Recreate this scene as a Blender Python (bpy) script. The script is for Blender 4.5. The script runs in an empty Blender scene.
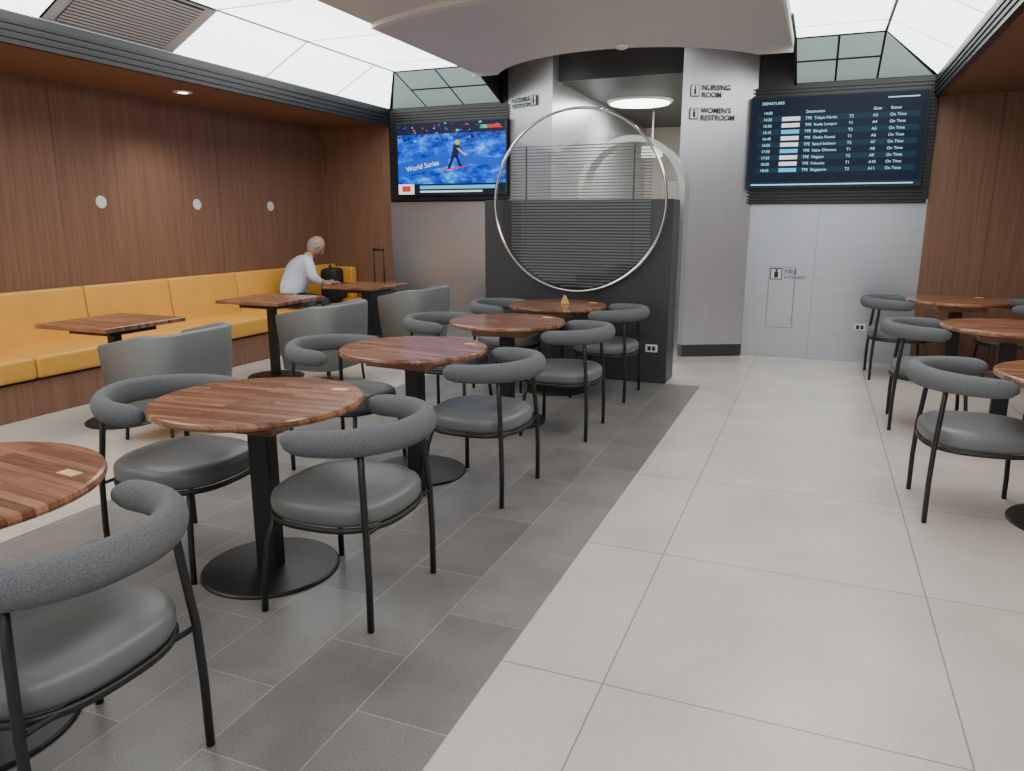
import bpy, bmesh, math, random
from mathutils import Vector, Matrix
random.seed(4)
PI=math.pi
scene=bpy.context.scene
# ------------------------------------------------------------------ materials
def newmat(name):
    m=bpy.data.materials.new(name);m.use_nodes=True
    nt=m.node_tree;b=nt.nodes['Principled BSDF']
    return m,nt,b
def N(nt,t,**k):
    n=nt.nodes.new(t)
    for a,v in k.items(): setattr(n,a,v)
    return n
def simple(name,col,rough=.5,metal=0,noise=0,nscale=30,bump=0,emis=None,es=0,spec=None,alpha=None,stretch=(1,1,1)):
    m,nt,b=newmat(name)
    b.inputs['Base Color'].default_value=(*col,1);b.inputs['Roughness'].default_value=rough;b.inputs['Metallic'].default_value=metal
    if spec is not None:b.inputs['Specular IOR Level'].default_value=spec
    if emis: b.inputs['Emission Color'].default_value=(*emis,1);b.inputs['Emission Strength'].default_value=es
    if noise or bump:
        tc=N(nt,'ShaderNodeTexCoord');mp=N(nt,'ShaderNodeMapping');mp.inputs['Scale'].default_value=stretch
        no=N(nt,'ShaderNodeTexNoise');no.inputs['Scale'].default_value=nscale;no.inputs['Detail'].default_value=4
        nt.links.new(tc.outputs['Object'],mp.inputs[0]);nt.links.new(mp.outputs[0],no.inputs['Vector'])
        if noise:
            cr=N(nt,'ShaderNodeValToRGB');cr.color_ramp.elements[0].position=.3;cr.color_ramp.elements[1].position=.7
            cr.color_ramp.elements[0].color=(*[c*(1-noise) for c in col],1);cr.color_ramp.elements[1].color=(*[min(1,c*(1+noise)) for c in col],1)
            nt.links.new(no.outputs['Fac'],cr.inputs[0]);nt.links.new(cr.outputs[0],b.inputs['Base Color'])
        if bump:
            bp=N(nt,'ShaderNodeBump');bp.inputs['Strength'].default_value=bump;bp.inputs['Distance'].default_value=.004
            nt.links.new(no.outputs['Fac'],bp.inputs['Height']);nt.links.new(bp.outputs[0],b.inputs['Normal'])
    return m
def wallwood():
    m,nt,b=newmat('walnut_veneer')
    tc=N(nt,'ShaderNodeTexCoord');mp=N(nt,'ShaderNodeMapping');mp.inputs['Scale'].default_value=(20,20,.5)
    no=N(nt,'ShaderNodeTexNoise');no.inputs['Scale'].default_value=2.2;no.inputs['Detail'].default_value=7;no.inputs['Roughness'].default_value=.6;no.inputs['Distortion'].default_value=.4
    cr=N(nt,'ShaderNodeValToRGB');e=cr.color_ramp.elements
    e[0].position=.25;e[0].color=(.165,.078,.044,1);e[1].position=.78;e[1].color=(.285,.152,.095,1)
    nt.links.new(tc.outputs['Object'],mp.inputs[0]);nt.links.new(mp.outputs[0],no.inputs['Vector']);nt.links.new(no.outputs['Fac'],cr.inputs[0])
    nt.links.new(cr.outputs[0],b.inputs['Base Color']);b.inputs['Roughness'].default_value=.5
    return m
def tablewood():
    m,nt,b=newmat('walnut_butcher_block')
    tc=N(nt,'ShaderNodeTexCoord')
    oi=N(nt,'ShaderNodeObjectInfo');ad=N(nt,'ShaderNodeVectorMath');ad.operation='ADD'
    mu=N(nt,'ShaderNodeVectorMath');mu.operation='SCALE';mu.inputs['Scale'].default_value=3.7
    cx=N(nt,'ShaderNodeCombineXYZ');nt.links.new(oi.outputs['Random'],cx.inputs[0]);nt.links.new(oi.outputs['Random'],cx.inputs[1])
    nt.links.new(cx.outputs[0],mu.inputs[0]);nt.links.new(tc.outputs['Object'],ad.inputs[0]);nt.links.new(mu.outputs[0],ad.inputs[1])
    br=N(nt,'ShaderNodeTexBrick');br.offset=.37;br.inputs['Scale'].default_value=1;br.inputs['Mortar Size'].default_value=.0004
    br.inputs['Brick Width'].default_value=.42;br.inputs['Row Height'].default_value=.034
    br.inputs['Color1'].default_value=(.165,.066,.034,1);br.inputs['Color2'].default_value=(.38,.175,.098,1);br.inputs['Mortar'].default_value=(.09,.04,.02,1)
    nt.links.new(ad.outputs[0],br.inputs['Vector'])
    mp=N(nt,'ShaderNodeMapping');mp.inputs['Scale'].default_value=(3,40,3)
    no=N(nt,'ShaderNodeTexNoise');no.inputs['Scale'].default_value=2;no.inputs['Detail'].default_value=6
    nt.links.new(ad.outputs[0],mp.inputs[0]);nt.links.new(mp.outputs[0],no.inputs['Vector'])
    mr=N(nt,'ShaderNodeMapRange');mr.inputs[1].default_value=.3;mr.inputs[2].default_value=.7;mr.inputs[3].default_value=.66;mr.inputs[4].default_value=1.22
    nt.links.new(no.outputs['Fac'],mr.inputs[0])
    mx=N(nt,'ShaderNodeVectorMath');mx.operation='SCALE';nt.links.new(br.outputs['Color'],mx.inputs[0]);nt.links.new(mr.outputs[0],mx.inputs['Scale'])
    nt.links.new(mx.outputs[0],b.inputs['Base Color']);b.inputs['Roughness'].default_value=.22
    return m
def tile(name,c1,c2,mort,w,h,ox,oy,swap,off,rough,speck,ms):
    m,nt,b=newmat(name)
    tc=N(nt,'ShaderNodeTexCoord');sp=N(nt,'ShaderNodeSeparateXYZ');cb=N(nt,'ShaderNodeCombineXYZ')
    nt.links.new(tc.outputs['Object'],sp.inputs[0])
    ax=N(nt,'ShaderNodeMath');ax.inputs[1].default_value=-ox;ay=N(nt,'ShaderNodeMath');ay.inputs[1].default_value=-oy
    nt.links.new(sp.outputs[0],ax.inputs[0]);nt.links.new(sp.outputs[1],ay.inputs[0])
    nt.links.new(ax.outputs[0],cb.inputs[1 if swap else 0]);nt.links.new(ay.outputs[0],cb.inputs[0 if swap else 1])
    br=N(nt,'ShaderNodeTexBrick');br.offset=off;br.inputs['Scale'].default_value=1;br.inputs['Mortar Size'].default_value=ms;br.inputs['Mortar Smooth'].default_value=.1
    br.inputs['Brick Width'].default_value=w;br.inputs['Row Height'].default_value=h
    br.inputs['Color1'].default_value=(*c1,1);br.inputs['Color2'].default_value=(*c2,1);br.inputs['Mortar'].default_value=(*mort,1)
    nt.links.new(cb.outputs[0],br.inputs['Vector'])
    no=N(nt,'ShaderNodeTexNoise');no.inputs['Scale'].default_value=speck[0];no.inputs['Detail'].default_value=8;no.inputs['Roughness'].default_value=.75
    nt.links.new(tc.outputs['Object'],no.inputs['Vector'])
    n2=N(nt,'ShaderNodeTexNoise');n2.inputs['Scale'].default_value=speck[2];n2.inputs['Detail'].default_value=5
    nt.links.new(tc.outputs['Object'],n2.inputs['Vector'])
    mr=N(nt,'ShaderNodeMapRange');mr.inputs[1].default_value=.3;mr.inputs[2].default_value=.7;mr.inputs[3].default_value=1-speck[1];mr.inputs[4].default_value=1+speck[1]
    nt.links.new(no.outputs['Fac'],mr.inputs[0])
    m2=N(nt,'ShaderNodeMapRange');m2.inputs[1].default_value=.3;m2.inputs[2].default_value=.7;m2.inputs[3].default_value=1-speck[3];m2.inputs[4].default_value=1+speck[3]
    nt.links.new(n2.outputs['Fac'],m2.inputs[0])
    pr=N(nt,'ShaderNodeMath');pr.operation='MULTIPLY';nt.links.new(mr.outputs[0],pr.inputs[0]);nt.links.new(m2.outputs[0],pr.inputs[1])
    mx=N(nt,'ShaderNodeVectorMath');mx.operation='SCALE';nt.links.new(br.outputs['Color'],mx.inputs[0]);nt.links.new(pr.outputs[0],mx.inputs['Scale'])
    nt.links.new(mx.outputs[0],b.inputs['Base Color']);b.inputs['Roughness'].default_value=rough
    bp=N(nt,'ShaderNodeBump');bp.inputs['Strength'].default_value=.25;bp.inputs['Distance'].default_value=.002;bp.invert=True
    nt.links.new(br.outputs['Fac'],bp.inputs['Height']);nt.links.new(bp.outputs[0],b.inputs['Normal'])
    return m
def emit(name,col,s):
    return simple(name,(0.01,.01,.01) if s<1.5 else (.8,.8,.8),.4,0,emis=col,es=s,spec=.12 if s<1.5 else .5)
M={}
M['wood']=wallwood();M['twood']=tablewood()
M['lt']=tile('light_floor_tile',(.55,.50,.445),(.58,.53,.475),(.27,.25,.23),1.04,1.03,-.53,2.09-1.03*20,False,0,.27,(60,.09,2.2,.09),.003)
M['dk']=tile('dark_floor_tile',(.155,.148,.143),(.215,.206,.198),(.32,.31,.29),.62,.31,-.88-.31*20,-10.1,True,.5,.38,(170,.50,3,.16),.0022)
M['black']=simple('black_powder_coat',(.012,.012,.013),.45)
M['blackpanel']=simple('black_panel',(.02,.021,.024),.35)
M['char']=simple('charcoal_laminate',(.045,.045,.05),.38)
M['slat']=simple('grey_slats',(.20,.20,.21),.35,.3)
M['metal']=simple('brushed_aluminium',(.50,.53,.57),.32,.85,noise=.05,nscale=3,bump=.05,stretch=(1,1,40))
M['metal2']=simple('brushed_aluminium_pillar',(.56,.58,.61),.34,.6,noise=.05,nscale=3,bump=.05,stretch=(40,40,1))
M['steel']=simple('satin_steel_frame',(.75,.75,.76),.25,.8)
M['chrome']=simple('polished_steel',(.75,.76,.78),.15,1)
M['fabric']=simple('grey_wool_fabric',(.125,.132,.142),.9,noise=.35,nscale=260,bump=.5)
M['leather']=simple('grey_leather',(.135,.143,.145),.40,bump=.15,nscale=180)
M['greyup']=simple('grey_vinyl',(.165,.178,.176),.5,bump=.1,nscale=150)
M['yellow']=simple('mustard_leather',(.76,.385,.065),.38,noise=.06,nscale=3,bump=.06)
M['ceil']=simple('ceiling_paint',(.62,.60,.59),.7)
M['ceil2']=simple('ceiling_paint_warm',(.58,.555,.54),.5)
M['cream']=simple('cream_wall',(.72,.68,.60),.5)
M['white']=simple('white_plastic',(.75,.75,.73),.45)
M['grille']=simple('grey_grille',(.55,.55,.56),.5)
M['panel']=emit('luminous_panel',(.97,1,1),4.2)
M['hip']=simple('green_glow_panel',(.34,.42,.38),.3,emis=(.50,.68,.60),es=.45)  # weak green emission stands in for reflected light on the hip panels
M['lamp']=emit('lamp_white',(1,.98,.94),8)
M['text']=simple('sign_black',(.015,.015,.015),.5)
M['gold']=simple('gold_label',(.75,.5,.15),.4)
M['skin']=simple('skin',(.50,.27,.19),.55)
M['shirt']=simple('pale_blue_shirt',(.60,.68,.80),.8,noise=.1,nscale=30)
M['trouser']=simple('dark_trousers',(.03,.035,.05),.85)
M['hair']=simple('grey_hair',(.30,.29,.28),.9,noise=.3,nscale=200)
M['bag']=simple('black_nylon',(.012,.012,.015),.7,bump=.3,nscale=60)
def glassmat():
    m,nt,b=newmat('clear_glass');b.inputs['Base Color'].default_value=(.93,.96,.96,1);b.inputs['Roughness'].default_value=.03
    b.inputs['Transmission Weight'].default_value=1;b.inputs['IOR'].default_value=1.3
    return m
M['glass']=glassmat()
# ------------------------------------------------------------------ builder
class MB:
    def __init__(s,name,mats):
        s.name=name;s.mats=mats;s.bm=bmesh.new()
    def _in(s,b,mat,smooth,mtx):
        if mtx is not None: b.transform(mtx)
        i=s.mats.index(mat)
        for f in b.faces: f.material_index=i;f.smooth=smooth
        me=bpy.data.meshes.new('t');b.to_mesh(me);b.free();s.bm.from_mesh(me);bpy.data.meshes.remove(me)
    def box(s,lo,hi,mat,bev=0,seg=2,mtx=None,smooth=False):
        b=bmesh.new();bmesh.ops.create_cube(b,size=1)
        c=[(a+d)/2 for a,d in zip(lo,hi)];z=[abs(d-a) for a,d in zip(lo,hi)]
        for v in b.verts: v.co=Vector((v.co.x*z[0]+c[0],v.co.y*z[1]+c[1],v.co.z*z[2]+c[2]))
        if bev: bmesh.ops.bevel(b,geom=b.edges[:],offset=bev,segments=seg,affect='EDGES',profile=.6)
        s._in(b,mat,smooth or bev>.012,mtx)
    def lathe(s,prof,mat,n=48,mtx=None,smooth=False,sup=None):
        b=bmesh.new();rings=[]
        for r,z in prof:
            ring=[]
            for i in range(n):
                a=2*PI*i/n
                if sup:
                    ca,sa=math.cos(a),math.sin(a);k=(abs(ca/sup[0])**sup[2]+abs(sa/sup[1])**sup[2])**(-1/sup[2])
                    ring.append(b.verts.new((r*k*ca,r*k*sa,z)))
                else: ring.append(b.verts.new((r*math.cos(a),r*math.sin(a),z)))
            rings.append(ring)
        for A,B in zip(rings,rings[1:]):
            for i in range(n): b.faces.new((A[i],A[(i+1)%n],B[(i+1)%n],B[i]))
        b.faces.new(rings[0][::-1]);b.faces.new(rings[-1])
        s._in(b,mat,smooth,mtx)
    def tube(s,pts,ra,rb,mat,n=12,closed=False,up=Vector((0,0,1)),capround=False,mtx=None):
        pts=[Vector(p) for p in pts];b=bmesh.new();rings=[];L=len(pts)
        for i,p in enumerate(pts):
            if closed: t=(pts[(i+1)%L]-pts[i-1])
            else: t=pts[min(i+1,L-1)]-pts[max(i-1,0)]
            t.normalize();sd=t.cross(up)
            if sd.length<.05: sd=t.cross(Vector((1,0,0)))
            sd.normalize();u=sd.cross(t)
            k=1
            if capround and not closed:
                d=min(i,L-1-i);k=[.45,.8,.95][d] if d<3 else 1
            A=ra(i/(L-1)) if callable(ra) else ra;B=rb(i/(L-1)) if callable(rb) else rb
            rings.append([b.verts.new(p+sd*(A*k*math.cos(2*PI*j/n))+u*(B*k*math.sin(2*PI*j/n))) for j in range(n)])
        R=list(zip(rings,rings[1:]))+([(rings[-1],rings[0])] if closed else [])
        for A,B in R:
            for j in range(n): b.faces.new((A[j],A[(j+1)%n],B[(j+1)%n],B[j]))
        if not closed: b.faces.new(rings[0][::-1]);b.faces.new(rings[-1])
        bmesh.ops.recalc_face_normals(b,faces=b.faces[:])
        s._in(b,mat,True,mtx)
    def poly(s,co,mat,mtx=None):
        b=bmesh.new();b.faces.new([b.verts.new(c) for c in co]);s._in(b,mat,False,mtx)
    def prism(s,outline,z0,z1,mat,mtx=None,smooth=False):
        b=bmesh.new();A=[b.verts.new((x,y,z0)) for x,y in outline];B=[b.verts.new((x,y,z1)) for x,y in outline];n=len(A)
        for i in range(n): b.faces.new((A[i],A[(i+1)%n],B[(i+1)%n],B[i]))
        b.faces.new(A[::-1]);b.faces.new(B);bmesh.ops.recalc_face_normals(b,faces=b.faces[:]);s._in(b,mat,smooth,mtx)
    def sphere(s,c,r,mat,sc=(1,1,1),mtx=None,n=20):
        b=bmesh.new();bmesh.ops.create_uvsphere(b,u_segments=n,v_segments=n//2+2,radius=r)
        for v in b.verts: v.co=Vector((v.co.x*sc[0]+c[0],v.co.y*sc[1]+c[1],v.co.z*sc[2]+c[2]))
        s._in(b,mat,True,mtx)
    def mesh(s):
        me=bpy.data.meshes.new(s.name);s.bm.to_mesh(me);s.bm.free()
        for k in s.mats: me.materials.append(M[k])
        return me
    def obj(s,loc=(0,0,0),rot=0,parent=None):
        return place(s.mesh(),s.name,loc,rot,parent)
def place(me,name,loc=(0,0,0),rot=0,parent=None):
    o=bpy.data.objects.new(name,me);scene.collection.objects.link(o);o.location=loc;o.rotation_euler=(0,0,rot)
    if parent: o.parent=parent
    return o
def text(body,size,mat,loc,parent,name,rotz=0,align='LEFT',bold=0):
    cu=bpy.data.curves.new(name,'FONT');cu.body=body;cu.size=size;cu.align_x=align;cu.offset=bold;cu.extrude=.0006
    cu.materials.append(M[mat]);cu.space_line=.95
    o=bpy.data.objects.new(name,cu);scene.collection.objects.link(o);o.location=loc;o.rotation_euler=(PI/2,0,rotz);o.parent=parent
    return o
# ------------------------------------------------------------------ room
XL,XR=-5.1,.96   # soffit faces
WL,WR=-6.12,2.15
YB=8.5;Y0=-2.5
b=MB('floor',['lt','dk'])
def q(x0,x1,y0,y1,m): b.poly([(x0,y0,0),(x1,y0,0),(x1,y1,0),(x0,y1,0)],m)
q(WL-.1,-3.4,Y0,13,'lt');q(-3.4,-.88,Y0,6.7,'dk');q(-3.4,-.88,6.7,13,'lt');q(-.88,WR+.1,Y0,13,'lt')
b.obj()
b=MB('wall_left',['wood','black']);b.box((WL-.1,Y0,0),(WL,YB+.1,2.62),'wood')
for i in range(6): 
    y=8.5-1.9*(i+1); b.box((WL,y-.0015,.9),(WL+.001,y+.0015,2.62),'black')
b.obj()
b=MB('wall_left_alcove_end',['wood']);b.box((WL,YB,0),(XL,YB+.1,2.62),'wood');b.obj()
b=MB('ceiling_left_alcove',['wood','lamp','black']);b.box((WL,Y0,2.62),(XL,YB+.1,2.7),'wood')
b.obj()
b=MB('trim_left_soffit',['blackpanel','black'])
b.box((XL,Y0,2.60),(XL+.05,YB,2.80),'blackpanel')
for k in range(3): b.box((XL+.05,Y0,2.635+k*.045),(XL+.06,YB,2.655+k*.045),'black')
b.obj()
b=MB('wall_right',['wood']);b.box((WR,Y0,0),(WR+.1,YB+.1,2.62),'wood');b.obj()
b=MB('wall_right_alcove_end',['wood','black']);b.box((XR,YB,0),(WR,YB+.1,2.62),'wood');b.box((1.5,YB-.001,0),(1.504,YB,2.6),'black');b.obj()
b=MB('ceiling_right_alcove',['wood']);b.box((XR,Y0,2.62),(WR,YB+.1,2.7),'wood');b.obj()
b=MB('trim_right_soffit',['blackpanel','black']);b.box((XR-.05,Y0,2.60),(XR,YB,2.80),'blackpanel')
for k in range(3): b.box((XR-.06,Y0,2.635+k*.045),(XR-.05,YB,2.655+k*.045),'black')
b.obj()
# back walls
b=MB('wall_back_left',['metal','black','blackpanel'])
b.box((XL,YB,0),(-3.46,YB+.1,1.68),'metal');b.box((XL,YB,1.68),(-3.46,YB+.1,3.35),'blackpanel')
b.obj()
b=MB('wall_back_right',['metal','black','blackpanel'])
b.box((-.70,YB,0),(XR,YB+.1,1.66),'metal');b.box((-.70,YB,1.66),(XR,YB+.1,3.35),'blackpanel')
b.box((-.02,YB-.001,0),(-.018,YB,1.66),'black');b.obj()
# hose cabinet outline + socket
b=MB('fire_hydrant_cabinet_door',['metal','black','text','white'])
x0,x1,z0,z1=-.46,-.20,.33,.97
b.box((x0,YB-.012,z0),(x1,YB-.002,z1),'metal',.002,1)
for (a,c,d,e) in ((x0-.003,x0,z0,z1),(x1,x1+.003,z0,z1),(x0-.003,x1+.003,z0-.003,z0),(x0-.003,x1+.003,z1,z1+.003)): b.box((a,YB-.004,d),(c,YB-.001,e),'black')
b.box((-.45,YB-.016,.84),(-.33,YB-.012,.96),'text');b.box((-.44,YB-.018,.85),(-.34,YB-.016,.95),'white')
b.box((-.41,YB-.02,.86),(-.37,YB-.018,.92),'text');b.sphere((-.39,YB-.018,.935),.012,'text')
o=b.obj()
text('FIRE',.07,'text',(-.31,YB-.014,.90),o,'label_fire');text('HYDRANT',.045,'text',(-.31,YB-.014,.85),o,'label_hydrant')
# pillars
HT=3.32
def pillar(name,pa,pb):
    b=MB(name,['metal2','char','metal'])
    (xa,ya),(xb,yb)=pa,pb
    b.prism([(xa,ya),(xb,yb),(xb,yb+.6),(xa,yb+.6)],0,HT,'metal2')
    d=Vector((xb-xa,yb-ya)).normalized();n=Vector((d.y,-d.x)); 
    if n.y>0:n=-n
    n*=.006
    b.prism([(xa+n.x,ya+n.y),(xb+n.x,yb+n.y),(xb,yb),(xa,ya)],0,.13,'char')
    return b.obj()
pr=pillar('pillar_right',(-1.40,8.08),(-.70,8.45))
pl=pillar('pillar_left',(-2.80,8.1),(-3.46,8.45))
ang=math.atan2(.37,.70)
def on_right(s,z,off=.012): # s along pillar from left edge
    return (-1.40+math.cos(ang)*s+math.sin(ang)*off,8.08+math.sin(ang)*s-math.cos(ang)*off,z)
def sign(name,lines,org,dirang,size,iconfirst=True):
    e=bpy.data.objects.new(name,None);scene.collection.objects.link(e);e.location=org;e.rotation_euler=(0,0,dirang)
    b=MB('icon',['text','white']);ix=0 if iconfirst else .36
    b.box((ix,-.004,-.055),(ix+.09,0,.055),'text')
    b.box((ix+.008,-.006,-.047),(ix+.082,-.004,.047),'white')
    b.box((ix+.033,-.008,-.036),(ix+.057,-.006,.018),'text');b.sphere((ix+.045,-.006,.03),.010,'text',(1,.3,1))
    b.obj(parent=e)
    tx=.115 if iconfirst else .34
    for i,l in enumerate(lines): text(l,size,'text',(tx,-.004,.008-i*size*1.0),e,'line_%d'%(i+1),0,'LEFT' if iconfirst else 'RIGHT',.0015)
sign('nursing_room_sign',['NURSING','ROOM'],on_right(.08,2.74),ang,.070)
sign('womens_restroom_sign',["WOMEN'S",'RESTROOM'],on_right(.08,2.52),ang,.070)
sign('accessible_restroom_sign',['ACCESSIBLE','RESTROOM'],(-3.46+.045,8.45-.045,2.76),-math.atan2(.35,.66),.060,False)
# corridor
b=MB('wall_corridor_left',['metal2']);b.box((-2.9,9.05,0),(-2.8,13,3.0),'metal2');b.obj()
b=MB('wall_corridor_right',['cream']);b.box((-1.40,9.05,0),(-1.30,13,3.0),'cream');b.obj()
b=MB('wall_corridor_end',['cream','white','black'])
b.box((-2.9,12.9,0),(-1.26,13,3.0),'cream');b.obj()
b=MB('door_1',['white','metal2','chrome']);b.box((-2.5,12.82,0),(-1.65,12.88,2.1),'white',.005,1);b.box((-1.8,12.78,1.0),(-1.75,12.82,1.15),'chrome');b.obj()
b=MB('ceiling_corridor',['char','lamp']);b.box((-2.8,8.3,2.95),(-1.40,13,3.02),'char');b.box((-2.8,8.3,3.02),(-1.40,8.36,HT),'char');b.obj()
b=MB('round_ceiling_light',['lamp','white'])
b.lathe([(.40,2.92),(.42,2.949)],'white',48);b.lathe([(.37,2.91),(.38,2.919)],'lamp',48);b.obj((-2.27,10.0,0))
b=MB('exit_sign',['hip','white']);b.box((-2.45,11.0,2.33),(-2.15,11.04,2.50),'hip');b.box((-2.31,11.01,2.50),(-2.29,11.03,2.95),'white');b.obj()
# arched portal
b=MB('door_arch_frame',['steel','char'])
ac=(-1.84,7.78);rO,rI=.56,.50;zs=1.74;dp=.28
out=[(rO,0.0),(rO,zs)]+[(rO*math.cos(PI*i/32),zs+rO*math.sin(PI*i/32)) for i in range(1,32)]+[(-rO,zs),(-rO,0)]
inn=[(rI,0.0),(rI,zs)]+[(rI*math.cos(PI*i/32),zs+rI*math.sin(PI*i/32)) for i in range(1,32)]+[(-rI,zs),(-rI,0)]
bm=bmesh.new();rg=[]
for (loop,y) in ((out,0),(out,dp),(inn,dp),(inn,0)): rg.append([bm.verts.new((ac[0]+x,ac[1]+y,z)) for x,z in loop])
for k in range(4):
    A,B=rg[k],rg[(k+1)%4]
    for i in range(len(A)-1): bm.faces.new((A[i],A[i+1],B[i+1],B[i]))
bmesh.ops.recalc_face_normals(bm,faces=bm.faces[:]);b._in(bm,'steel',False,None)
b.obj()
# centre partition
PX0,PX1,PY=-2.98,-1.19,6.68
b=MB('partition_screen',['char','black','blackpanel'])
b.box((PX0,PY,0),(PX1,PY+.35,1.64),'char',.004,1)
o=b.obj()
b=MB('power_socket',['white','black']);b.box((-.055,-.008,-.035),(.055,0,.035),'white',.003,1);b.box((-.035,-.011,-.02),(-.005,-.008,.02),'black');b.box((.008,-.011,-.02),(.035,-.008,.02),'black')
me=b.mesh();place(me,'power_socket',(-1.33,PY,.32));place(me,'power_socket',(.47,YB,.37))
b=MB('round_glass_screen',['glass','chrome','slat','black'])
rc=(-2.03,PY-.10,1.62);R=.795
T=Matrix.Translation(rc)@Matrix.Rotation(PI/2,4,'X')
b.lathe([(R,-.004),(R,.004)],'glass',96,T,False)
b.tube([(rc[0]+R*math.cos(a),rc[1],rc[2]+R*math.sin(a)) for a in [2*PI*i/96 for i in range(96)]],.013,.018,'chrome',10,True,Vector((0,1,0)))
z=-.76
while z<.50:
    w=math.sqrt(max(0,(R-.02)**2-z*z));xl=max(-w,-.64);xr=min(w,.66)
    b.box((rc[0]+xl,rc[1]+.02,rc[2]+z),(rc[0]+xr,rc[1]+.034,rc[2]+z+(.012 if z<0 else .008)),'slat')
    z+=.027
for sx in (-.5,.5): b.tube([(rc[0]+sx,rc[1]+.036,.96+.16),(rc[0]+sx,rc[1]+.036,2.10)],.008,.008,'black',8,up=Vector((0,1,0)))
b.obj()
# ceiling: bulkhead with concave cut + curved soffit band
BZ=3.03;BL,BR=-3.55,-.35;CX,CY,CR=-1.95,8.4,1.5;YE=7.65
b=MB('ceiling',['ceil','ceil2','black','char'])
b.box((BL,Y0,BZ),(BR,6.85,BZ+.12),'ceil')
b.box((BL,6.85,HT),(BR,YB+.1,HT+.05),'ceil')
YZ=lambda x:Matrix(((0,0,1,x),(1,0,0,0),(0,1,0,0),(0,0,0,1)))
for x in (BL-.02,BR): b.prism([(6.85,3.06),(7.7,3.06),(YB,2.79),(YB,HT),(6.85,HT)],0,.02,'black',YZ(x))
b.obj()
b=MB('ceiling_curved_soffit',['ceil2','ceil'])
n=72;a0=math.atan2(CY-YE,BR-CX)
bm=bmesh.new();cols=[]
RO=3.15
for i in range(n+1):
    a=a0+(PI-2*a0)*i/n;ca,sa=math.cos(a),math.sin(a)
    ri=max(CR,(CY-YE)/sa);ro=min(RO,(BR-CX)/max(1e-6,abs(ca)))
    ri=min(ri,ro-.001)
    prof=[(ro,BZ+.02),(ro,2.995),(ro-.03*(ro-ri),2.985)]+[(ro+(ri-ro)*t,2.985-.05*t*t) for t in (.25,.5,.75,.93)]+[(ri,2.94),(ri,HT)]
    cols.append([bm.verts.new((CX+r*ca,CY-r*sa,z)) for r,z in prof])
for A,B in zip(cols,cols[1:]):
    for j in range(len(A)-1): bm.faces.new((A[j],A[j+1],B[j+1],B[j]))
bmesh.ops.recalc_face_normals(bm,faces=bm.faces[:])
b._in(bm,'ceil2',False,None)
b.obj()
b=MB('ceiling_smoke_detector',['white']);b.lathe([(.02,2.905),(.05,2.915),(.055,2.938)],'white',24);b.obj((-1.72,6.80,0))
def coffer(name,xo,xi,xb,side):
    b=MB(name,['panel','black','hip','white','ceil','grille','slat'])
    zt,zl=3.08,2.80
    ys=[8.5-1.15*i for i in range(10)];yh=7.75
    g=.010
    b.poly([(xo,Y0,zl+.012),(xo,YB,zl+.012),(xi,yh,zt+.012),(xi,Y0,zt+.012)],'black')
    b.poly([(xi,Y0,zt+.012),(xi,yh,zt+.012),(xb,yh,zt+.012),(xb,Y0,zt+.012)],'black')
    b.poly([(xo,YB,zl+.012),(xb,YB,zl+.012),(xb,yh,zt+.012),(xi,yh,zt+.012)],'black')
    sx=1 if xi>xo else -1
    def S(t,y): return (xo+(xi-xo)*t,y,zl+(zt-zl)*t)
    t0,t1=.02,.975
    for k in range(len(ys)-1):
        ya,yb_=ys[k]-g,ys[k+1]+g
        yat=min(ya,yh-g)
        vent=(side=='L' and k==3) 
        if k==0: pts=[S(t0,ya-.02),S(t1,yat),S(t1,yb_),S(t0,yb_)]
        else: pts=[S(t0,ya),S(t1,ya),S(t1,yb_),S(t0,yb_)]
        if not vent: b.poly(pts,'panel')
        else:
            b.poly(pts,'grille')
            u=(Vector(S(1,0))-Vector(S(0,0))).normalized();nn=Vector((u.z,0,-u.x))
            if nn.z>0: nn=-nn
            def strip(t,w,hh,mt):
                p=Vector(S(t,0));a1=p-u*w+nn*hh;a2=p+u*w+nn*hh
                b.poly([(a1.x,ya-.09,a1.z),(a2.x,ya-.09,a2.z),(a2.x,yb_+.09,a2.z),(a1.x,yb_+.09,a1.z)],mt)
            strip(.5,.26,.003,'black')
            for j in range(16): strip(.10+.80*j/15.,.0110,.010,'grille')
        y1=min(ys[k],yh)-g
        if y1>ys[k+1]+g: b.poly([(xi+sx*g,y1,zt),(xi+sx*g,ys[k+1]+g,zt),(xb,ys[k+1]+g,zt),(xb,y1,zt)],'panel')
    def Hp(x,t): return (x,YB+(yh-YB)*t,zl+(zt-zl)*t)
    xs=[xi,(xi+xb)/2,xb]
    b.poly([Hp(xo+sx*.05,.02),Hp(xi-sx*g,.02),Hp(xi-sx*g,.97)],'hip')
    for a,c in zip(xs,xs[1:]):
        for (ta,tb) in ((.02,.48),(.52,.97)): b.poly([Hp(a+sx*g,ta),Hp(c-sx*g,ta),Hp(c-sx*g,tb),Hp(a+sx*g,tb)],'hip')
    bmesh.ops.recalc_face_normals(b.bm,faces=b.bm.faces[:])
    return b.obj()
coffer('ceiling_light_panels',XL+.03,-4.55,BL,'L')
coffer('ceiling_light_panels',XR-.03,.40,BR,'R')
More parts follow.
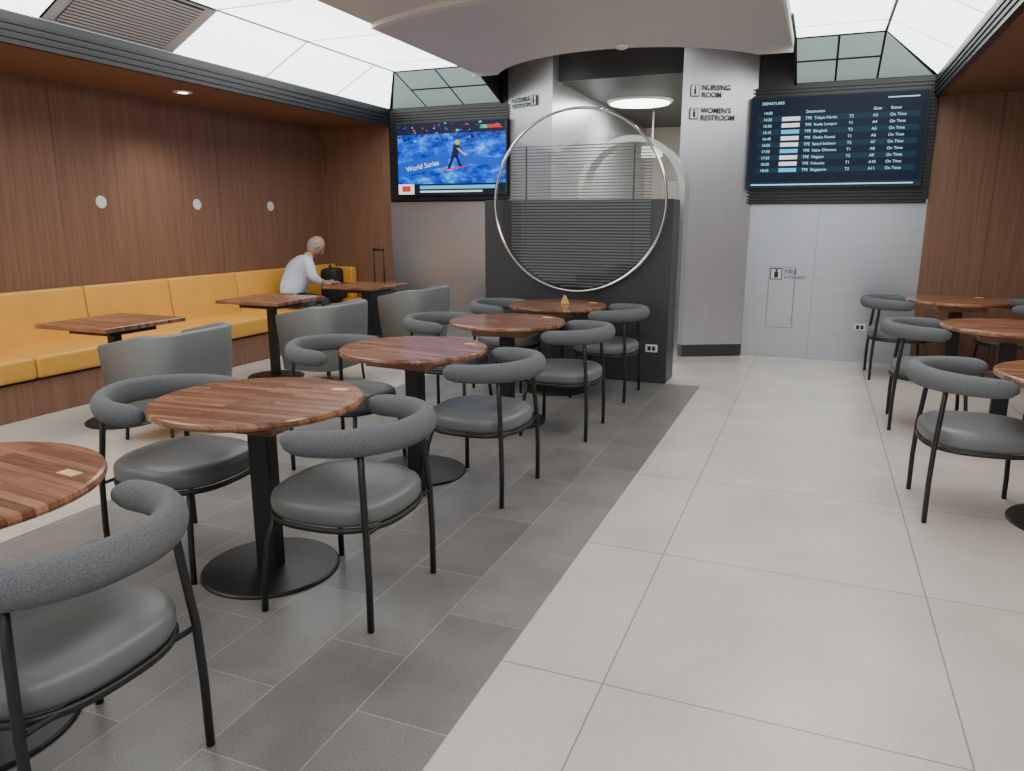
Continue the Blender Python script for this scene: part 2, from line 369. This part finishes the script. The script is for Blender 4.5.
# TVs
def slatpanel(name,x0,x1,z0,z1,y):
    b=MB(name,['blackpanel','black'])
    b.box((x0,y,z0),(x1,YB-.001,z1),'black')
    n=int((z1-z0)/.032)
    for i in range(n): 
        z=z0+(i+.5)*(z1-z0)/n;b.box((x0,y-.012,z-.008),(x1,y,z+.008),'blackpanel')
    return b.obj()
slatpanel('slatted_tv_panel',XL+.06,-3.42,1.70,2.77,YB-.06)
slatpanel('slatted_tv_panel',-.90,XR-.02,1.62,2.77,YB-.06)
def scr_left():
    m,nt,b=newmat('tv_picture')
    tc=N(nt,'ShaderNodeTexCoord');mp=N(nt,'ShaderNodeMapping');mp.inputs['Scale'].default_value=(2.2,1,5);mp.inputs['Rotation'].default_value=(0,.35,0)
    no=N(nt,'ShaderNodeTexNoise');no.inputs['Scale'].default_value=1.6;no.inputs['Detail'].default_value=9;no.inputs['Roughness'].default_value=.68
    cr=N(nt,'ShaderNodeValToRGB');e=cr.color_ramp.elements
    e[0].position=.36;e[0].color=(.001,.01,.16,1);e[1].position=.68;e[1].color=(.20,.6,1,1)
    x=e.new(.50);x.color=(.0,.07,.7,1);x=e.new(.58);x.color=(.0,.24,1,1)
    nt.links.new(tc.outputs['Object'],mp.inputs[0]);nt.links.new(mp.outputs[0],no.inputs['Vector']);nt.links.new(no.outputs['Fac'],cr.inputs[0])
    b.inputs['Base Color'].default_value=(.01,.01,.01,1);nt.links.new(cr.outputs[0],b.inputs['Emission Color']);b.inputs['Emission Strength'].default_value=1.4;b.inputs['Roughness'].default_value=.3;b.inputs['Specular IOR Level'].default_value=.12
    return m
M['tvpic']=scr_left()
for k,c,s in (('e_white',(1,1,1),1.2),('e_blue',(.0,.10,.8),1.0),('e_navy',(.002,.012,.035),.8),('e_cyan',(.10,.65,1),1.1),('e_red',(.9,.04,.03),1),('e_yel',(1,.6,.05),1),('e_dark',(.02,.02,.08),.5),('e_row',(.004,.035,.07),.9),('e_text',(.45,.85,1),1.35),('e_grn',(.1,.8,.3),1)):
    M[k]=emit('screen_'+k[2:],c,s)
def tv(x0,x1,z0,z1,y,scrmat):
    w,h=x1-x0,z1-z0
    b=MB('wall_television',['black',scrmat])
    b.box((-w/2-.012,0,-h/2-.014),(w/2+.012,.05,h/2+.012),'black',.004,1)
    b.box((-w/2,-.003,-h/2),(w/2,0,h/2),scrmat)
    return b.obj(((x0+x1)/2,y,(z0+z1)/2)),w,h
o,w,h=tv(-4.90,-3.46,1.77,2.60,YB-.13,'tvpic')
b=MB('broadcast_picture',['e_white','e_blue','e_navy','e_cyan','e_red','e_yel','e_dark','skin','e_grn'])
def Q(x0,x1,z0,z1,m,d=.004,sk=0): b.poly([(x0,-d,z0),(x1,-d,z0+sk),(x1,-d,z1+sk),(x0,-d,z1)],m)
Q(-w/2,w/2,h/2-.13,h/2,'e_dark');
for i in range(150):
    x=-w/2+.01+random.random()*(w-.06);zz=h/2-.23+random.random()*.21
    Q(x,x+.008+random.random()*.03,zz,zz+.006+random.random()*.018,random.choice(['e_blue','e_red','e_navy','e_blue','e_navy','e_cyan','e_navy','e_dark','e_dark']),.005+random.random()*.001)
Q(-w/2,-.02,-.21,-.05,'e_blue',.005,.12);Q(.12,w/2,-.06,.03,'e_blue',.005,-.05)
Q(-w/2,w/2,-h/2,-h/2+.12,'e_navy',.0065);Q(-w/2+.3,w/2-.1,-h/2+.06,-h/2+.1,'e_cyan',.007);Q(-w/2+.3,w/2-.3,-h/2+.02,-h/2+.04,'e_white',.007)
Q(-w/2,-w/2+.22,-h/2,-h/2+.12,'e_white',.007);Q(-w/2+.05,-w/2+.17,-h/2+.03,-h/2+.1,'e_red',.008)
Q(.5,.66,h/2-.09,h/2-.05,'e_red',.007);Q(.42,.49,h/2-.09,h/2-.05,'e_grn',.007)
b.poly([(.02,-.008,.02),(.10,-.008,.0),(.13,-.008,.14),(.05,-.008,.16)],'e_dark');b.sphere((.10,-.006,.18),.03,'e_yel',(1,.1,1),n=10)
b.poly([(.02,-.008,.02),(.06,-.008,.02),(.0,-.008,-.12),(-.04,-.008,-.12)],'e_dark');b.poly([(.07,-.008,.02),(.10,-.008,.02),(.16,-.008,-.1),(.12,-.008,-.1)],'e_dark')
b.poly([(-.12,-.008,-.13),(.2,-.008,-.09),(.2,-.008,-.105),(-.12,-.008,-.145)],'e_red');b.poly([(.1,-.008,.12),(.22,-.008,.03),(.21,-.008,.02),(.09,-.008,.1)],'e_yel')
b.obj(parent=o)
tt=text('World Series',.085,'e_white',(-w/2+.12,-.007,-.15),o,'banner_text');tt.rotation_euler=(PI/2,-.17,0)
o,w,h=tv(-.74,.86,1.79,2.66,YB-.13,'e_navy')
b=MB('departures_table',['e_white','e_blue','e_navy','e_cyan','e_row','e_text','e_dark','e_yel'])
Q(-w/2,w/2,-h/2,-h/2+.05,'e_row');Q(-w/2+.04,w/2-.06,-h/2+.018,-h/2+.03,'e_text',.006);Q(.45,.72,h/2-.055,h/2-.045,'e_text')
NR=10;PT=.062
for r in range(NR):
    z=h/2-.145-r*PT
    Q(-.72,.74,z-.026,z+.028,'e_row' if r%2 else 'e_navy')
    if r: Q(-.50,-.33,z-.019,z+.019,'e_white' if r%3 else 'e_cyan',.006)
b.obj(parent=o)
cities=['Hong Kong','Tokyo Narita','Kuala Lumpur','Bangkok','Osaka Kansai','Seoul Incheon','Naha Okinawa','Nagoya','Fukuoka','Singapore']
for r in range(NR):
    z=h/2-.158-r*PT
    for i,(x,t) in enumerate(((-.68,'%02d:%02d'%(14+r//2,(r*25)%60)),(-.28,'Destination' if r==0 else 'TPE  '+cities[r]),(.12,'' if r==0 else 'T%d'%(1+r%2)),(.33,'Gate' if r==0 else 'A%d'%(r+2)),(.48,'Status' if r==0 else 'On Time'))):
        if t: text(t,.038,'e_text',(x,-.006,z),o,'cell_%d_%d'%(r,i))
text('DEPARTURES',.036,'e_text',(-.70,-.006,h/2-.065),o,'heading')
# ------------------------------------------------------------------ wall discs
b=MB('wall_round_light',['white','chrome'])
Tm=Matrix.Rotation(PI/2,4,'Y');b.lathe([(.055,0.001),(.055,.006),(.05,.012)],'white',32,Tm);b.lathe([(.058,.001),(.058,.004)],'chrome',32,Tm)
me=b.mesh()
for y in (2.8,3.95,5.1,6.26,7.42): place(me,'wall_round_light',(WL,y,1.62))
b=MB('fill_downlight',['white','lamp']);b.lathe([(.085,-.008),(.09,-.001)],'white',32);b.lathe([(.045,-.0095),(.045,-.0085)],'lamp',32)
me=b.mesh()
for y in (1.9,5.66): place(me,'fill_downlight',(-5.58,y,2.62))
for y in (2.0,4.5,7.0): place(me,'fill_downlight',(1.55,y,2.62))
for y in (0.5,3.2): place(me,'fill_downlight',(-1.95,y,BZ))
FILL_XY=[(-1.15,7.72),(-2.75,7.72),(-1.95,7.5)]  # added downlights, put in the cut to brighten the pillar tops
for x,y in FILL_XY: place(me,'fill_downlight',(x,y,HT))
# ------------------------------------------------------------------ bench
b=MB('banquette_bench',['wood','yellow','black'])
SF=-5.40
b.box((WL+.005,0,.0),(SF-.0,YB-.005,.27),'wood');b.box((SF-.6,0,.27),(SF-.02,YB-.005,.30),'black')
ye=[YB-.01-.945*i for i in range(10)]
for a,c in zip(ye,ye[1:]):
    b.box((-5.98,c+.004,.29),(SF+.03,a-.004,.455),'yellow',.03,3)
    m_=Matrix.Translation((-6.0,0,.42))@Matrix.Rotation(-.10,4,'Y')
    b.box((-.06,c+.004,0),(.07,a-.004,.47),'yellow',.03,3,m_)
b.box((-5.97,YB-.14,.45),(-5.65,YB-.01,.86),'yellow',.03,3)
b.obj()
# ------------------------------------------------------------------ tables
def round_table():
    b=MB('round_dining_table',['twood','black','gold','wood'])
    b.lathe([(.405,.718),(.42,.724),(.424,.735),(.42,.746),(.412,.75)],'twood',72)
    b.box((-.20,-.20,.655),(.20,.20,.718),'twood',.006,1)
    b.box((-.05,-.035,.015),(.05,.035,.655),'black',.006,1)
    b.lathe([(.285,0),(.285,.008),(.278,.014),(.06,.02)],'black',64)
    b.box((.20,.22,.75),(.27,.255,.752),'gold')
    return b.mesh()
tm=round_table()
TT=[(-2.20,1.20),(-2.07,2.36),(-2.10,3.70),(-2.05,4.98),(-2.05,6.12)]
for x,y in TT: place(tm,'round_dining_table',(x,y,0),random.uniform(-.12,.12))
RT=[(1.27,4.18),(1.27,6.0),(1.22,7.85)]
for x,y in RT: place(tm,'round_dining_table',(x,y,0),random.uniform(-.1,.1))
b=MB('tent_card',['gold']);b.prism([(-.03,0),(.03,0),(0,.07)],-.05,.05,'gold',Matrix(((1,0,0,0),(0,0,1,0),(0,1,0,0),(0,0,0,1))));b.obj((-2.0,6.18,.753),.5)
def square_table():
    b=MB('square_dining_table',['twood','black'])
    b.box((-.34,-.35,.718),(.34,.35,.75),'twood',.005,1);b.box((-.2,-.2,.67),(.2,.2,.718),'black')
    b.box((-.035,-.035,.015),(.035,.035,.67),'black',.004,1);b.lathe([(.26,0),(.26,.008),(.25,.014),(.05,.02)],'black',48)
    return b.mesh()
sm=square_table()
for y in (3.90,5.62,7.22): place(sm,'square_dining_table',(-4.70,y,0))
# ------------------------------------------------------------------ chairs
def chair():
    b=MB('dining_chair',['leather','fabric','black'])
    b.lathe([(.90,.380),(.97,.388),(1.0,.405),(1.0,.435),(.98,.452),(.91,.466),(.75,.473),(.5,.476),(.2,.477)],'leather',56,None,True,(.265,.272,2.6))
    out=[]
    for i in range(48):
        a=2*PI*i/48;ca,sa=math.cos(a),math.sin(a);k=(abs(ca/.259)**2.6+abs(sa/.266)**2.6)**(-1/2.6);out.append((k*ca,k*sa,.374))
    b.tube(out,.010,.012,'black',8,True)
    R0=.292;cx=-.02;pts=[]
    for i in range(45):
        a=math.radians(180-108+216*i/44);s=abs(i-22)/22
        pts.append((cx+R0*math.cos(a),R0*1.0*math.sin(a),.712-.012*s))
    b.tube(pts,lambda t:.037+.006*math.sin(PI*t),lambda t:.045+.008*math.sin(PI*t),'fabric',20,False,Vector((0,0,1)),True)
    UY=Vector((0,1,0))
    for sy in (-1,1):
        b.tube([(-.235,sy*.250,0),(-.236,sy*.249,.2),(-.230,sy*.246,.38),(-.215,sy*.232,.56),(-.205,sy*.222,.69)],.0125,.0125,'black',10,up=UY)
        b.tube([(.225,sy*.260,0),(.222,sy*.255,.12),(.208,sy*.232,.28),(.19,sy*.20,.38)],.0125,.0125,'black',10,up=UY)
    b.tube([(-.230,-.246,.374),(-.230,.246,.374)],.008,.008,'black',8)
    return b.mesh()
cm=chair()
cs=[(-2.67,1.18,0.0),(-1.73,1.15,PI-.02),
    (-2.50,2.37,.04),(-1.63,2.32,PI+.02),
    (-2.56,3.69,-.03),(-1.64,3.61,PI-.03),
    (-2.51,4.98,.03),(-1.59,4.90,PI+.03),
    (-2.50,6.12,-.03),(-1.60,6.09,PI-.02)]
for i,(x,y) in enumerate(RT):
    cs.append((x-.45,y+[.04,-.02,-.02][i],[.04,-.05,.03][i]));
    cs.append((x+.45,y,PI))
for x,y,r in cs: place(cm,'dining_chair',(x,y,0),r)
def tub():
    b=MB('tub_armchair',['greyup','black'])
    W,D,r=.33,.24,.14
    pl_=[(-D,-W)];
    for i in range(9): a=-PI/2+PI/2*i/8;pl_.append((D-r+r*math.cos(a),-W+r+r*math.sin(a)))
    for i in range(9): a=PI/2*i/8;pl_.append((D-r+r*math.cos(a),W-r+r*math.sin(a)))
    pl_.append((-D,W))
    bm=bmesh.new();rows=[]
    L=len(pl_)
    for i,(x,y) in enumerate(pl_):
        cxn,cyn=(-.02,0);d=Vector((x-cxn,y-cyn)).normalized()
        top=.74 if 0<i<L-1 else .66
        ring=[]
        for off,z in ((-.03,.17),(0,.17),(.035,.45),(.05,top-.015),(.035,top),(.0,top),(-.015,top-.02),(-.035,.45)):
            ring.append(bm.verts.new((x+d.x*off,y+d.y*off,z)))
        rows.append(ring)
    for A,B in zip(rows,rows[1:]):
        for j in range(8): bm.faces.new((A[j],A[(j+1)%8],B[(j+1)%8],B[j]))
    bm.faces.new(rows[0]);bm.faces.new(rows[-1][::-1]);bmesh.ops.recalc_face_normals(bm,faces=bm.faces[:])
    b._in(bm,'greyup',True,None)
    b.box((-.25,-.30,.26),(.19,.30,.44),'greyup',.03,3);b.box((-.22,-.29,.17),(.2,.29,.26),'black')
    for x in (-.19,.18):
        for y in (-.26,.26): b.tube([(x*1.08,y*1.05,0),(x,y,.2)],.012,.012,'black',8,up=Vector((0,1,0)))
    return b.mesh()
tb=tub()
for y in (3.82,5.58,7.25): place(tb,'tub_armchair',(-4.06,y,0),random.uniform(-.06,.06))
# ------------------------------------------------------------------ man
def skin_mesh(name,verts,edges,radii,sub=2,root=0):
    me=bpy.data.meshes.new(name);me.from_pydata(verts,edges,[]);o=bpy.data.objects.new(name,me);scene.collection.objects.link(o)
    md=o.modifiers.new('s','SKIN');md.use_smooth_shade=True
    for i,r in enumerate(radii):
        v=me.skin_vertices[0].data[i];v.radius=r if isinstance(r,tuple) else (r,r);v.use_root=(i==root)
    ms=o.modifiers.new('u','SUBSURF');ms.levels=sub;ms.render_levels=sub
    dg=bpy.context.evaluated_depsgraph_get();m2=bpy.data.meshes.new_from_object(o.evaluated_get(dg))
    bpy.data.objects.remove(o);return m2
TW=math.radians(52);RT_=Matrix.Rotation(TW,3,'Z')
def tw(p,k=1): return tuple(Matrix.Rotation(TW*k,3,'Z')@Vector(p))
V=[(0,0,.58),tw((.03,0,.68),.5),tw((.10,0,.82)),tw((.18,0,.96)),tw((.23,0,1.03)),tw((.28,0,1.09)),
   tw((.18,-.19,.98)),tw((.22,-.245,.80)),tw((.40,-.14,.72)),tw((.47,-.09,.73)),
   tw((.18,.19,.98)),tw((.22,.245,.80)),tw((.40,.14,.72)),tw((.47,.09,.73)),
   (.02,-.10,.555),(.42,-.13,.545),(.415,-.13,.12),(.41,-.13,.07),(.53,-.14,.04),
   (.02,.10,.555),(.42,.12,.545),(.415,.12,.12),(.41,.12,.07),(.53,.13,.04)]
E=[(0,1),(1,2),(2,3),(3,4),(4,5),(3,6),(6,7),(7,8),(8,9),(3,10),(10,11),(11,12),(12,13),(0,14),(14,15),(15,16),(16,17),(17,18),(0,19),(19,20),(20,21),(21,22),(22,23)]
Rr=[(.13,.15),(.145,.16),(.145,.175),(.12,.15),(.065,.065),(.052,.052),.075,.058,.034,.026,.075,.058,.034,.026,.085,.062,.045,.042,.035,.085,.062,.045,.042,.035]
man=bpy.data.objects.new('seated_man',None);scene.collection.objects.link(man)
man.location=(-5.69,7.14,0.0)
bm_=skin_mesh('body',V,E,Rr)
for k in ('shirt','trouser','skin','black'): bm_.materials.append(M[k])
RI=RT_.inverted()
for p in bm_.polygons:
    c=p.center;u=RI@c
    i=0 if c.z>.63 else 1
    if u.x>.31 and c.z>.63: i=2
    if u.x>.215 and c.z>1.045: i=2
    if c.z<.085: i=3
    p.material_index=i;p.use_smooth=True
place(bm_,'body',parent=man)
upper=bpy.data.objects.new('upper_pivot',None);scene.collection.objects.link(upper);upper.parent=man;upper.rotation_euler=(0,0,TW)
b=MB('head',['skin','hair','white','black'])
hm=Matrix.Translation((.335,0,1.165))@Matrix.Rotation(.72,4,'Y')
bm=bmesh.new();bmesh.ops.create_uvsphere(bm,u_segments=28,v_segments=20,radius=1)
for v in bm.verts:
    x,y,z=v.co
    jaw=1-.25*max(0,-z)
    v.co=Vector((x*.098*(1-.08*max(0,-z)),y*.076*jaw,z*.118))
    if x>0 and z<0: v.co.x+=.006*(-z)
b._in(bm,'skin',True,hm)
b.tube([(.092,0,.02),(.108,0,-.005),(.116,0,-.022),(.098,0,-.03)],.011,.010,'skin',10,False,Vector((0,1,0)),False,hm)
for s in (-1,1):
    b.sphere((0,s*.078,-.005),.03,'skin',(.7,.35,1),hm,12);b.sphere((.084,s*.03,.01),.011,'white',(.7,1,.7),hm,10);b.sphere((.0905,s*.03,.01),.005,'black',(.7,1,1),hm,8)
    b.tube([(.088,s*.015,.032),(.086,s*.04,.034)],.004,.003,'hair',6,False,Vector((0,0,1)),False,hm)
b.tube([(.09,-.022,-.058),(.0965,0,-.056),(.09,.022,-.058)],.004,.004,'black',6,False,Vector((0,0,1)),False,hm)
bm=bmesh.new();bmesh.ops.create_uvsphere(bm,u_segments=28,v_segments=20,radius=1)
bmesh.ops.delete(bm,geom=[v for v in bm.verts if v.co.z>.25 or v.co.z<-.55 or v.co.x>.25],context='VERTS')
for v in bm.verts: v.co=Vector((v.co.x*.102,v.co.y*.0795*(1-.2*max(0,-v.co.z)),v.co.z*.12))
b._in(bm,'hair',True,hm)
b.obj(parent=upper)
for s,nm in ((-1,'hand_right'),(1,'hand_left')):
    v=[(.46,s*.095,.73),(.51,s*.075,.735)];e=[(0,1)];r=[(.024,.016),(.03,.014)]
    for k,ln in enumerate((.062,.072,.068,.052)):
        oy=(-.028+.0185*k)*s;bi=len(v)
        v+=[(.535,s*.07+oy,.735),(.535+ln*.5,s*.065+oy,.732),(.535+ln*.8,s*.06+oy,.715)];r+=[.0095,.0088,.0075];e+=[(1,bi),(bi,bi+1),(bi+1,bi+2)]
    bi=len(v);v+=[(.495,s*.04,.745),(.525,s*.025,.755)];r+=[.011,.009];e+=[(0,bi),(bi,bi+1)]
    hmesh=skin_mesh(nm,v,e,r,1);hmesh.materials.append(M['skin']);place(hmesh,nm,parent=upper)
b=MB('smartphone',['black','e_cyan']);b.box((.52,-.04,.742),(.60,.04,.75),'black',.003,1);b.obj(parent=upper)
# backpack
b=MB('backpack',['bag','black'])
b.box((-.11,-.16,0),(.11,.16,.42),'bag',.07,4);b.box((.08,-.12,.03),(.16,.12,.24),'bag',.035,3)
b.tube([(-.02,-.04,.41),(-.02,-.03,.45),(-.02,.03,.45),(-.02,.04,.41)],.008,.008,'black',8)
b.obj((-5.60,7.86,.458),.3)
b=MB('rolling_suitcase',['bag','black','chrome'])
b.box((-.2,-.13,.05),(.2,.13,.62),'bag',.04,3)
for x in (-.16,.16):
    for y in (-.09,.09): b.tube([(x,y-.012,.025),(x,y+.012,.025)],.025,.025,'black',14)
for x in (-.06,.06): b.tube([(x,.10,.6),(x,.10,1.10)],.009,.009,'black',8,up=Vector((0,1,0)))
b.tube([(-.07,.10,1.10),(.07,.10,1.10)],.016,.016,'black',10)
b.obj((-5.05,8.05,0),.4)
# ------------------------------------------------------------------ lights / world
w=bpy.data.worlds.new('World');scene.world=w;w.use_nodes=True
w.node_tree.nodes['Background'].inputs[0].default_value=(.98,.98,1,1);w.node_tree.nodes['Background'].inputs[1].default_value=1.1
def area(name,loc,sx,sy,e,rot=(0,0,0),col=(1,.97,.93)):
    l=bpy.data.lights.new(name,'AREA');l.shape='RECTANGLE';l.size=sx;l.size_y=sy;l.energy=e;l.color=col
    o=bpy.data.objects.new(name,l);scene.collection.objects.link(o);o.location=loc;o.rotation_euler=rot
def spot(name,loc,e,ang=120,col=(1,.93,.84)):
    l=bpy.data.lights.new(name,'SPOT');l.energy=e;l.spot_size=math.radians(ang);l.spot_blend=.9;l.shadow_soft_size=.06;l.color=col
    o=bpy.data.objects.new(name,l);scene.collection.objects.link(o);o.location=loc
for y in (1.9,5.66): spot('downlight_spot_left',(-5.58,y,2.6),50)
for y in (2.0,4.5,7.0): spot('downlight_spot_right',(1.55,y,2.6),42)
for y in (0.5,3.2): spot('downlight_spot_centre',(-1.95,y,BZ-.02),30)
for x,y in FILL_XY: spot('fill_spot_portal',(x,y,HT-.02),32,150,(1,.97,.93))  # added fill light aimed down past the pillars
area('corridor_lamp',(-2.2,10.0,2.88),.7,.7,45)
# ------------------------------------------------------------------ camera
f=745.0;p=math.atan(165.5/f);yaw=math.radians(22.0)
F=Vector((-math.sin(yaw)*math.cos(p),math.cos(yaw)*math.cos(p),-math.sin(p)));Rv=Vector((math.cos(yaw),math.sin(yaw),0));U=Rv.cross(F)
cd=bpy.data.cameras.new('camera');cam=bpy.data.objects.new('camera',cd);scene.collection.objects.link(cam)
cd.sensor_fit='HORIZONTAL';cd.sensor_width=36;cd.lens=f/1024*36;cd.clip_start=.05
mt=Matrix((Rv,U,-F)).transposed().to_4x4();mt.translation=Vector((0,0,1.46));cam.matrix_world=mt
scene.camera=cam
